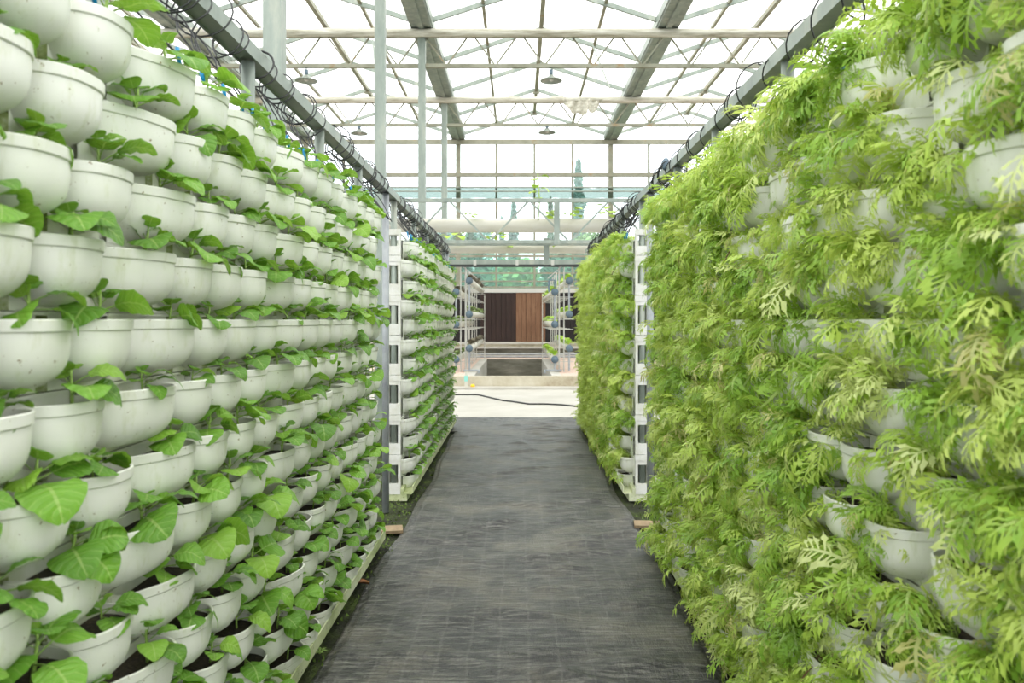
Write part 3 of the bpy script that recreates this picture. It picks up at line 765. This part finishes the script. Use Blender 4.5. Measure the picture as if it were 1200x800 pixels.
# ---------------------------------------------------------------- the four rack sections
def build_section(side, y_end, nunits, near, rack_label):
    sg = -1 if side == 'left' else 1
    xf_ = sg*.885          # panel front
    rk = thing('growing_rack', rack_label, 'rack', (0, 0, 0))
    y0 = y_end - UNIT*nunits + .05; y1 = y_end + .13
    # panels per unit per row
    for k in range(ROWS):
        off = -.11 if k % 2 == 1 else 0
        zt = rowz[k]+.014; zb = zt-.1485
        for u in range(nunits):
            a = y_end - UNIT*(u+1) + off + .118; b_ = y_end - UNIT*u + off + .112
            if u == 0: b_ = y1-.003
            if u == nunits-1: a = max(a, y0+.003) if not near else a
            b = MB(); pts = []
            xs = xf_
            # front face with shallow upright grooves between pots
            ys = [a, b_]; 
            for (pc, wd) in rack_positions(y_end, nunits, k)[u*4:u*4+4]:
                g = pc+.108
                for e in (-.018, -.010, .010, .018):
                    if a+.004 < g+e < b_-.004: ys.append(g+e)
            ys = sorted(ys)
            def dep(yy):
                for (pc, wd) in rack_positions(y_end, nunits, k)[u*4:u*4+4]:
                    if abs(yy-(pc+.108)) < .0115: return .014
                return 0
            for i in range(len(ys)-1):
                d0, d1 = dep(ys[i]), dep(ys[i+1])
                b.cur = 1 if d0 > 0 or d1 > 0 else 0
                V = [(xs+sg*d0, ys[i], zb), (xs+sg*d1, ys[i+1], zb), (xs+sg*d1, ys[i+1], zt), (xs+sg*d0, ys[i], zt)]
                b.add(V, [(0,1,2,3)] if sg < 0 else [(3,2,1,0)])
            b.cur = 0
            xa, xb = sorted((xs+sg*.016, xs+sg*.022)); b.box(xa, xb, a, b_, zb, zt)
            # top lip
            xa, xb = sorted((xs-sg*.004, xs+sg*.016)); b.box(xa, xb, a, b_, zt-.006, zt)
            b.obj('panel', [M_panel, M_groove], rk)
    # rear panel, end frames, base
    xr = sg*.988
    xa, xb = sorted((xr-.002, xr+.004)); 
    MB().box(xa, xb, y0, y1, .09, rowz[0]+.02).obj('rear_panel', M_panel, rk)
    for ye, ends in ((y0, True), (y1, True)):
        z = .05
        for m in range(7):
            h = .2995 if m < 6 else .20
            xa, xb = sorted((sg*.884, sg*.984)); ya, yb = (ye-.055, ye-.004) if ye == y0 else (ye+.004, ye+.045)
            wz0, wz1 = (z+.085, z+h-.075) if h > .25 else (z+.07, z+h-.05)
            b = MB(); b.box(xa, xb, ya, yb, z+.002, wz0).box(xa, xb, ya, yb, wz1, z+h-.002)
            b.box(xa, xa+.017, ya, yb, wz0, wz1).box(xb-.017, xb, ya, yb, wz0, wz1)
            b.box(xa-.004, xb+.004, ya-.004, ya+.012, z+h-.045, z+h-.003)
            b.obj('end_frame', M_endbox, rk)
            z += .2995
    xa, xb = sorted((sg*.862, sg*1.01))
    y = y0-.05
    while y < y1+.04:
        e = min(y+UNIT/2, y1+.045)
        b = MB(); xe, xg = sorted((sg*.835, sg*1.0)); b.box(xe, xg, y, e-.006, .0, .052); b.box(xa, xb, y, e-.006, .0525, .095)
        xc, xd = sorted((sg*.790, sg*.797)); b.box(xc, xd, y, e-.006, .062, .112); xc, xd = sorted((sg*.797, sg*.8615)); b.box(xc, xd, y, e-.006, .0525, .062)
        b.obj('base_trough', M_base, rk); y += UNIT/2
    # upright pipes inside the boxes
    for u in range(nunits+1):
        py = y_end - UNIT*u + .175 if u > 0 else y_end+.10
        if u == nunits: py = y0 - .029
        MB().tube([(sg*.937, py, .086), (sg*.937, py, 2.255)], .024, 12).obj('post', M_steel, rk, smooth=True)
    return rk
NEAR_END, FAR_END = 4.405, 9.60
build_section('left', NEAR_END, 4, True, 'near left white rack of stacked planter panels with seedlings')
build_section('left', FAR_END, 4, False, 'far left white rack of planter panels beyond the grey post')
build_section('right', NEAR_END, 4, True, 'near right white rack hidden under feathery leaves')
build_section('right', FAR_END, 4, False, 'far right white rack of planter panels beyond the gap')

fsl = MB(); fsp = MB(); fss = MB(); fml = MB(); fmp = MB(); fms = MB()
rf = random.Random(77)
for side in ('left', 'right'):
    for sec, y_end in (('near', NEAR_END), ('far', FAR_END)):
        for k in range(ROWS):
            P = rack_positions(y_end, 4, k)
            if sec == 'near': P = P + [(P[-1][0]-UNIT+3*PITCH, False)] if False else P
            for j, (y, wide) in enumerate(P):
                if y < .62: continue
                if sec == 'far':
                    jj = len(P)-1-j      # 0 = nearest
                    if jj >= 7:
                        x = LX if side == 'left' else RX
                        M = Matrix.Translation((x, y, rowz[k]-H_POT)) @ Matrix.Rotation(0 if side == 'left' else PI, 4, 'Z')
                        if side == 'left':
                            xf(fsp, LOPOT[0], M); xf(fss, LOPOT[1], M); leaf_plant_low(fsl, M, rf, 6, .098)
                        else:
                            xf(fmp, LOPOT[0], M); xf(fms, LOPOT[1], M)
                            for (src) in (rf.choice(FOL),): xf(fml, src, M @ Matrix.Scale(rf.uniform(.95, 1.25), 4))
                        continue
                    n_ = ORD[jj]
                    if side == 'left': seedling(LX, y, rowz[k], wide, 'far left rack, %s, %s seedling pot beyond the grey post' % (row_name(k), n_), 'seedling pots on the left racks', True)
                    else: feathery(RX, y, rowz[k], wide, 'far right rack, %s, %s feathery-leaved pot beyond the gap' % (row_name(k), n_), 'feathery greens on the right racks', True)
                else:
                    n_ = ORD[j]
                    if side == 'left': seedling(LX, y, rowz[k], wide, 'near left rack, %s, %s seedling pot before the grey post' % (row_name(k), n_), 'seedling pots on the left racks', y > 3.2)
                    else: feathery(RX, y, rowz[k], wide, 'near right rack, %s, %s feathery-leaved pot before the gap' % (row_name(k), n_), 'feathery greens on the right racks', y > 3.2)
r = thing('distant_seedling_pots', 'many small seedling pots filling the farthest part of the left rack', 'potted plants'); r['kind'] = 'stuff'
for nm, b, m in (('pots', fsp, M_pot), ('soil', fss, M_soil), ('leaves', fsl, M_leaf)):
    o = b.obj(nm, m, r, smooth=(nm == 'pots')); o['kind'] = 'stuff'
r = thing('distant_feathery_greens', 'dense feathery greens filling the farthest part of the right rack', 'potted plants'); r['kind'] = 'stuff'
for nm, b, m in (('pots', fmp, M_pot), ('soil', fms, M_soil), ('leaves', fml, M_miz)):
    o = b.obj(nm, m, r, smooth=(nm == 'pots')); o['kind'] = 'stuff'

# ---------------------------------------------------------------- top rails with lone posts
for side, sg in (('left', -1), ('right', 1)):
    r = thing('support_rail', 'long galvanised rail running above the %s racks' % side, 'rail')
    x = sg*.937
    b = MB(); b.box(x-.028, x+.028, .5, 10.3, 2.262, 2.30); b.box(x-.034, x-.028, .5, 10.3, 2.256, 2.306).box(x+.028, x+.034, .5, 10.3, 2.256, 2.306)
    b.obj('rail', M_steel, r)
    MB().tube([(x, 5.44, 0), (x, 5.44, 2.258)], .024, 14).obj('post', M_post, r, smooth=True)
    MB().tube([(x, 10.15, 0), (x, 10.15, 2.258)], .024, 14).obj('post', M_post, r, smooth=True)
    if sg < 0: MB().tube([(x, 5.44, EYE+.03-.05), (x, 5.44, EYE+.03)], .028, 14).obj('black_tape', M_black, r, smooth=True)

# ---------------------------------------------------------------- drip tubes: loop round the rail, droop to the top row
def drip(seed, L_drop, dy):
    r = random.Random(seed); pts = []
    R = r.uniform(.050, .085); turns = r.choice((1.3, 1.35, 2.3)); n = int(18*turns)
    zc = 2.275; adv = r.uniform(.02, .09)
    lean = r.uniform(-.05, .05)
    for i in range(n+1):
        a = PI/2 + 2*PI*turns*i/n; rr = R*(1+.18*math.sin(i*.31+seed))
        pts.append((rr*math.cos(a), -adv/2+adv*i/n + .03*math.sin(a), rr*math.sin(a) - .012 + lean*0))
    x0, y0, z0 = pts[-1]
    ex, ey, ez = .10, dy, L_drop
    m = 12
    bulge = r.uniform(-.05, .07)
    for i in range(1, m+1):
        t = i/m
        x = x0*(1-t)**2 + 2*t*(1-t)*(x0+.06+bulge) + ex*t*t; y = y0*(1-t)+ey*t + .05*math.sin(PI*t)*r.uniform(.6, 1.2)*(1 if seed % 2 else -1)
        z = z0*(1-t) + ez*t + (.03*math.sin(PI*t))
        pts.append((x, y, z))
    b = MB().tube(pts, .0029, 5); e = Vector(pts[-1])
    t = MB().tube([e+Vector((-.002,0,.018)), e+Vector((0,0,-.002)), e+Vector((.005,.003,-.03))], [.0055,.006,.0045], 6)
    return b, t
DR = []
for s_ in range(9):
    b, t = drip(s_, -.262, random.Random(s_+40).uniform(-.10, .10)); DR.append((b, t, b.mesh('tube', M_black, True), t.mesh('dripper', M_blue, True)))
rd = random.Random(12)
for side, sg in (('left', -1), ('right', 1)):
    ys = []
    for (y, wd) in rack_positions(NEAR_END, 4, 0):
        ys += ([y+.02, y-.06] if int(y*7) % 2 else [y+.02]) if sg < 0 else [y]
    cnt = 0
    for y in ys:
        if y < .75: continue
        i = rd.randrange(9)
        r = thing('drip_tube', 'black drip tube looped on the near %s rail, %s back from the gap' % (side, ORD[cnt]), 'tube', (sg*.937, y, 2.275), 0 if sg < 0 else PI, 'drip tubes on the near rails')
        ob('tube', DR[i][2], r); ob('dripper', DR[i][3], r, None, None, 1); cnt += 1
    bt = MB(); bb = MB()
    for (y0_, n_) in ((4.62, 4), (5.0, 3)):
        for q in range(n_): xf(bt, DR[rd.randrange(9)][0], Matrix.Translation((sg*.937, y0_+.09*q, 2.275)) @ Matrix.Rotation(0 if sg < 0 else PI, 4, 'Z'))
    y = 5.85
    while y < 9.75:
        i = rd.randrange(9)
        M = Matrix.Translation((sg*.937, y, 2.275)) @ Matrix.Rotation(0 if sg < 0 else PI, 4, 'Z')
        xf(bt, DR[i][0], M); xf(bb, DR[i][1], M); y += .085
    r = thing('drip_tube_tangle', 'dense tangle of black drip tubes along the far %s rail' % side, 'tubes'); r['kind'] = 'stuff'
    o = bt.obj('tubes', M_black, r, smooth=True); o['kind'] = 'stuff'; o = bb.obj('drippers', M_blue, r, smooth=True); o['kind'] = 'stuff'
# big grey hose bend on the right rack top
o = MB().tube([(.94, 4.95, 2.325), (.93, 4.9, 2.34), (.915, 4.8, 2.345), (.905, 4.7, 2.335), (.90, 4.68, 2.28)], .018, 12).obj('hose_bend', M_cap, smooth=True)
tag(o, 'thick grey hose bend over the right rail beside the gap', 'hose')

# ---------------------------------------------------------------- pipe stands in the background with lettuces
LET = []
for i in range(3):
    b = MB(); r = random.Random(i+60)
    for q in range(12):
        az = q*2.4 + r.uniform(-.3,.3); el = .25 + .07*q
        m = Matrix.Rotation(az, 4, 'Z') @ Matrix.Rotation(el, 4, 'X') @ Matrix.Scale(r.uniform(.09,.13), 4) @ Matrix.Scale(1.4, 4, (1,0,0))
        xf(b, LOWLEAF[r.randrange(4)], m)
    LET.append(b)
M_let = mat('lettuce_bright', (.42,.62,.08), .5); M_let2 = mat('lettuce_dull', (.22,.30,.10), .6); M_let3 = mat('lettuce_purple', (.16,.14,.09), .6)
LETM = [[b.mesh('lettuce', m) for b in LET] for m in (M_let, M_let2, M_let3)]
NY0, NY1 = 16.5, 22.2
rb = random.Random(2)
tier = ('top', 'middle', 'bottom')
for side, xa, xb in (('left', -1.33, -1.045), ('right', .79, 1.10)):
    r = thing('pipe_stand', 'white metal stand of growing pipes on the %s of the brick platform' % side, 'stand', (0, 0, PZ))
    z0 = EYE-PZ
    hs = {xa: (.605, -.09, -.843), xb: (.843, .128, -.605)}
    for x in (xa, xb):
        for ti, h in enumerate(hs[x]):
            w_ = 'outer' if (abs(x) > 1.09 and not (side == 'left' and x == xb)) else 'inner'
            r_ = .072
            p = MB().tube([(x, NY0, z0+h), (x, NY1, z0+h)], r_, 14).obj('pipe', M_white, r, smooth=True)
            MB().tube([(x, NY0-.05, z0+h), (x, NY0, z0+h)], r_*1.1, 14).obj('end_cap', M_cap, p, smooth=True)
            MB().beam((x-.11, NY0+.1, z0+h-.10), (x+.11, NY0+.1, z0+h-.10), .025).obj('bracket', M_lampw, r)
            y = NY0+.35; c_ = 0
            kind = 0 if side == 'right' else (1 if ti == 1 else 2)
            if side == 'left' and ti == 2 and x == xa: kind = 1
            while y < NY1-.3:
                l = ob('lettuce', LETM[kind][rb.randrange(3)], None, (x+rb.uniform(-.01,.01), y, EYE+h+r_*.92), (0, 0, rb.uniform(0, 6)), rb.uniform(1.0, 1.35))
                tag(l, '%s lettuce on %s %s pipe of the %s pipe stand, %s from front' % (('bright green','dull green','dark')[kind], w_, tier[ti], side, ORD[c_]), 'lettuce', 'lettuces on the pipe stands')
                y += .62; c_ += 1
            # supply pipe to the floor
        MB().tube([(x, NY0+.02, z0+hs[x][2]-.07), (x, NY0+.02, .04)], .022, 8).obj('drain_pipe', M_post, r)
        MB().tube([(x, NY0+.02, z0+hs[x][0]-.075), (x, NY0+.02, z0+hs[x][1]+.08)], .02, 8).obj('feed_pipe', M_post, r)
    xm = (xa+xb)/2
    for i in range(6):
        y = NY0 + .12 + i*(NY1-NY0-.3)/5
        for dx_ in (-.05, .05) if i == 0 else (0.,):
            MB().tube([(xm+dx_, y, 0), (xm+dx_, y, z0+1.17)], .014, 8).obj('pole', M_lampw, r)
        for h in (.50, .75, -.20, .02, -.93+.03): 
            MB().beam((xa-.1, y+.03, z0+h if h != .75 else z0+.75), (xb+.1, y+.03, z0+h), .014).obj('cross_bar', M_lampw, r)
    for x in (xa-.09, xb+.09): MB().tube([(x, NY1-.2, 0), (x, NY1-.2, z0+.7)], .014, 8).obj('pole', M_lampw, r)
    sgn = 1 if side == 'right' else -1
    xi = xa if side == 'right' else xb
    MB().tube([(xm, NY0+.02, .04), (xi-.0 if side=='right' else xi, NY0+.02, .04), (xi-sgn*.22, NY0+.02, .04), (xi-sgn*.22, NY0-.4, .03)], .022, 8).obj('floor_pipe', M_post, r)
    MB().beam((xm, NY0+.1, z0+1.16), (xm-sgn*.30, NY0+.1, z0+.90), .02).obj('stay', M_lampw, r)
o = MB().tube([(.655,16.3,EYE+.60),(.655,16.3,EYE+.82),(.655,16.3,EYE+.84),(.70,16.3,EYE+.85),(.78,16.3,EYE+.85),(.78,16.3,EYE+.70)], .018, 8).obj('hook_pipe', M_cap); tag(o, 'small dark hooked pipe at top of the right pipe stand', 'pipe')

# leafy climbers on the white pipes
BIG = []
for i in range(3):
    b = MB(); r = random.Random(i+5)
    for q in range(9):
        az = r.uniform(0, 6.28); m = Matrix.Translation((r.uniform(-.22,.22), r.uniform(-.05,.05), r.uniform(0,.08))) @ Matrix.Rotation(az, 4, 'Z') @ Matrix.Rotation(r.uniform(-.2,.6), 4, 'X') @ Matrix.Scale(r.uniform(.12,.2), 4)
        xf(b, LEAF[r.randrange(6)], m)
    BIG.append(b.mesh('vine_plant', M_let, True))
for i, (px, py, y, sc, lb) in enumerate(((665,250,12.5,1.0,'bright vine plant on the upper white pipe right of centre'), (644,250,12.55,.8,'bright vine plant on the upper white pipe near the dark spire'),
        (553,251,12.5,.8,'small vine plant on the left part of the upper white pipe'), (714,248,12.5,1.1,'vine plant at the right end of the upper white pipe'),
        (530,277,13.4,1.1,'vine plant at the left end of the lower white pipe'), (585,277,13.4,1.,'vine plant on the middle of the lower white pipe'), (597,286,13.3,.6,'sprig hanging on the front of the lower white pipe'), (648,286,13.3,.6,'sprig beside the hanger on the lower white pipe'))):
    o = ob('vine_plant', BIG[i % 3], None, ((px-607)*y/900, y, EYE+(375-py)*y/900-.05), (0,0,i*1.3), sc); tag(o, lb, 'plant', 'vine plants on the white pipes')
b = MB(); 
b.tube([(0,0,0), (.02,0,.3), (-.01,0,.75)], .01, 5); b.cur = 1
for q in range(6): xf(b, LEAF[q], Matrix.Translation((0,0,.35+.07*q)) @ Matrix.Rotation(q*2.2, 4, 'Z') @ Matrix.Scale(.2, 4))
o = ob('climbing_vine', b.mesh('climbing_vine', [M_stem, M_let], True), None, (.33, 12.45, EYE+1.62)); tag(o, 'tall thin vine climbing above the lattice girder', 'plant')

# small things on the kerb and the walk
r = thing('label_stake', 'small white stake with teal label standing before the low wall', 'sign', ((546-607)*14.9/900, 14.95, 0))
MB().box(-.03, .03, -.006, .006, .045, .36).obj('stake', M_white, r); MB().box(-.036, .036, -.010, -.0065, .17, .28).obj('label_face', M_teal, r)
o = ob('yellow_cup', MB().tube([(0,0,0), (0,0,.05)], [.05, .035], 12).mesh('yellow_cup', M_yellow, True), None, ((554-607)*15.15/900, 15.15, .046)); tag(o, 'small yellow cup on the step left of the pit', 'cup')
pts = []
for (px, py) in ((500,459),(535,463),(560,463),(590,470),(600,471),(620,474),(640,474),(660,475),(686,478),(720,481)):
    y = EYE*900/(py-375); pts.append(((px-607)*y/900, y, .012))
sm = []
for i in range(len(pts)-1):
    for t in (0, .5): sm.append(tuple(pts[i][k]*(1-t)+pts[i+1][k]*t for k in range(3)))
o = MB().tube(sm, .014, 6).obj('floor_cable', M_black, smooth=True); tag(o, 'black cable snaking across the pale concrete walk', 'cable')

# ---------------------------------------------------------------- outdoors
o = MB().box(-80, 80, YE+.2, 120, -.4, -.3).obj('ground_outdoors', M_grass); struct(o)
def tree(x, y, h, rad, m, conic, label, name, seed, n=2600, ls=.28):
    r = thing(name, label, 'tree', (x, y, -.3), 0, 'trees beyond the end windows')
    MB().tube([(0,0,0), (0,0,h*.5), (0,0,h*.92)], [rad*.10, rad*.06, .02], 8).obj('trunk', M_twig, r)
    b = MB(); rr = random.Random(seed)
    for _ in range(n):
        t = rr.random()**.8
        if conic: z = h*(.12+.88*t); q = rad*(1-t)**.8*(.75+.25*math.sin(z*5)) 
        else: z = h*(.22+.76*t); q = rad*math.sin(PI*(.12+.8*t))**.6*(1+.25*fbm((seed, z*.8, 1)))
        a = rr.uniform(0, 6.283); q *= rr.random()**.4*(1+.25*math.sin(a*3+seed))
        c_ = Vector((q*math.cos(a), q*math.sin(a), z + rr.uniform(-.1,.1)))
        d1 = Vector((rr.gauss(0,1), rr.gauss(0,1), rr.gauss(0,.6))).normalized()*ls*rr.uniform(.5,1); d2 = d1.cross(Vector((rr.gauss(0,1), rr.gauss(0,1), rr.gauss(0,1)))).normalized()*ls*.45
        b.add([c_-d1, c_+d2, c_+d1, c_-d2], [(0,1,2,3)])
    b.obj('crown', m, r)
tree((678-607)*40/900, 40, 9.9, .95, M_tree3, True, 'tall narrow blue-green conifer beyond the end windows', 'conifer_tree', 1, 2600, .22)
tree((645-607)*38/900, 38, 7.6, .5, M_tree, True, 'dark thin conifer spire left of the tall one', 'conifer_tree', 2, 1000, .2)
tree((602-607)*44/900, 44, 8.3, .8, M_tree3, True, 'small conifer left of the centre mullion', 'conifer_tree', 3, 1400, .22)
tree((588-607)*53/900, 53, 8.7, .8, M_tree3, True, 'short conifer in the left middle of the end windows', 'conifer_tree', 4, 1400, .22)
tree((566-607)*48.5/900, 48.5, 8.0, .9, M_tree3, False, 'rounded teal tree behind the left middle windows', 'tree', 5, 1400, .22)
tree((520-607)*44/900, 44, 7.5, 1.0, M_tree3, False, 'rounded teal tree behind the leftmost windows in the aisle', 'tree', 6, 1600, .25)
tree((693-607)*33.6/900, 33.6, 5.5, 1.1, M_tree2, False, 'light green bush tree at the foot of the tall conifer', 'tree', 7, 1800, .2)
tree((666-607)*36.9/900, 36.9, 5.5, 1.2, M_tree2, False, 'light green bush tree left of the tall conifer foot', 'tree', 8, 1800, .2)
rt = random.Random(8); hd = MB()
for i in range(15):
    x = -14+28*i/14+rt.uniform(-.1,.1)
    tree(x, 28.5+2.9*(i % 2), rt.uniform(3.9, 4.9), rt.uniform(1.2, 1.4), (M_tree, M_tree2, M_tree)[i % 3], False, 'bushy hedge tree outside the low windows, %s from the left' % ORD[i], 'hedge_tree', 100+i, 900, .3)

bad = [k for k, v in LABELS.items() if len(v) > 1]
if bad: print('DUPLICATE LABELS', bad[:10])
print('objects', len(D.objects), 'tris', sum(len(m.loops)-2*len(m.polygons) for m in D.meshes))
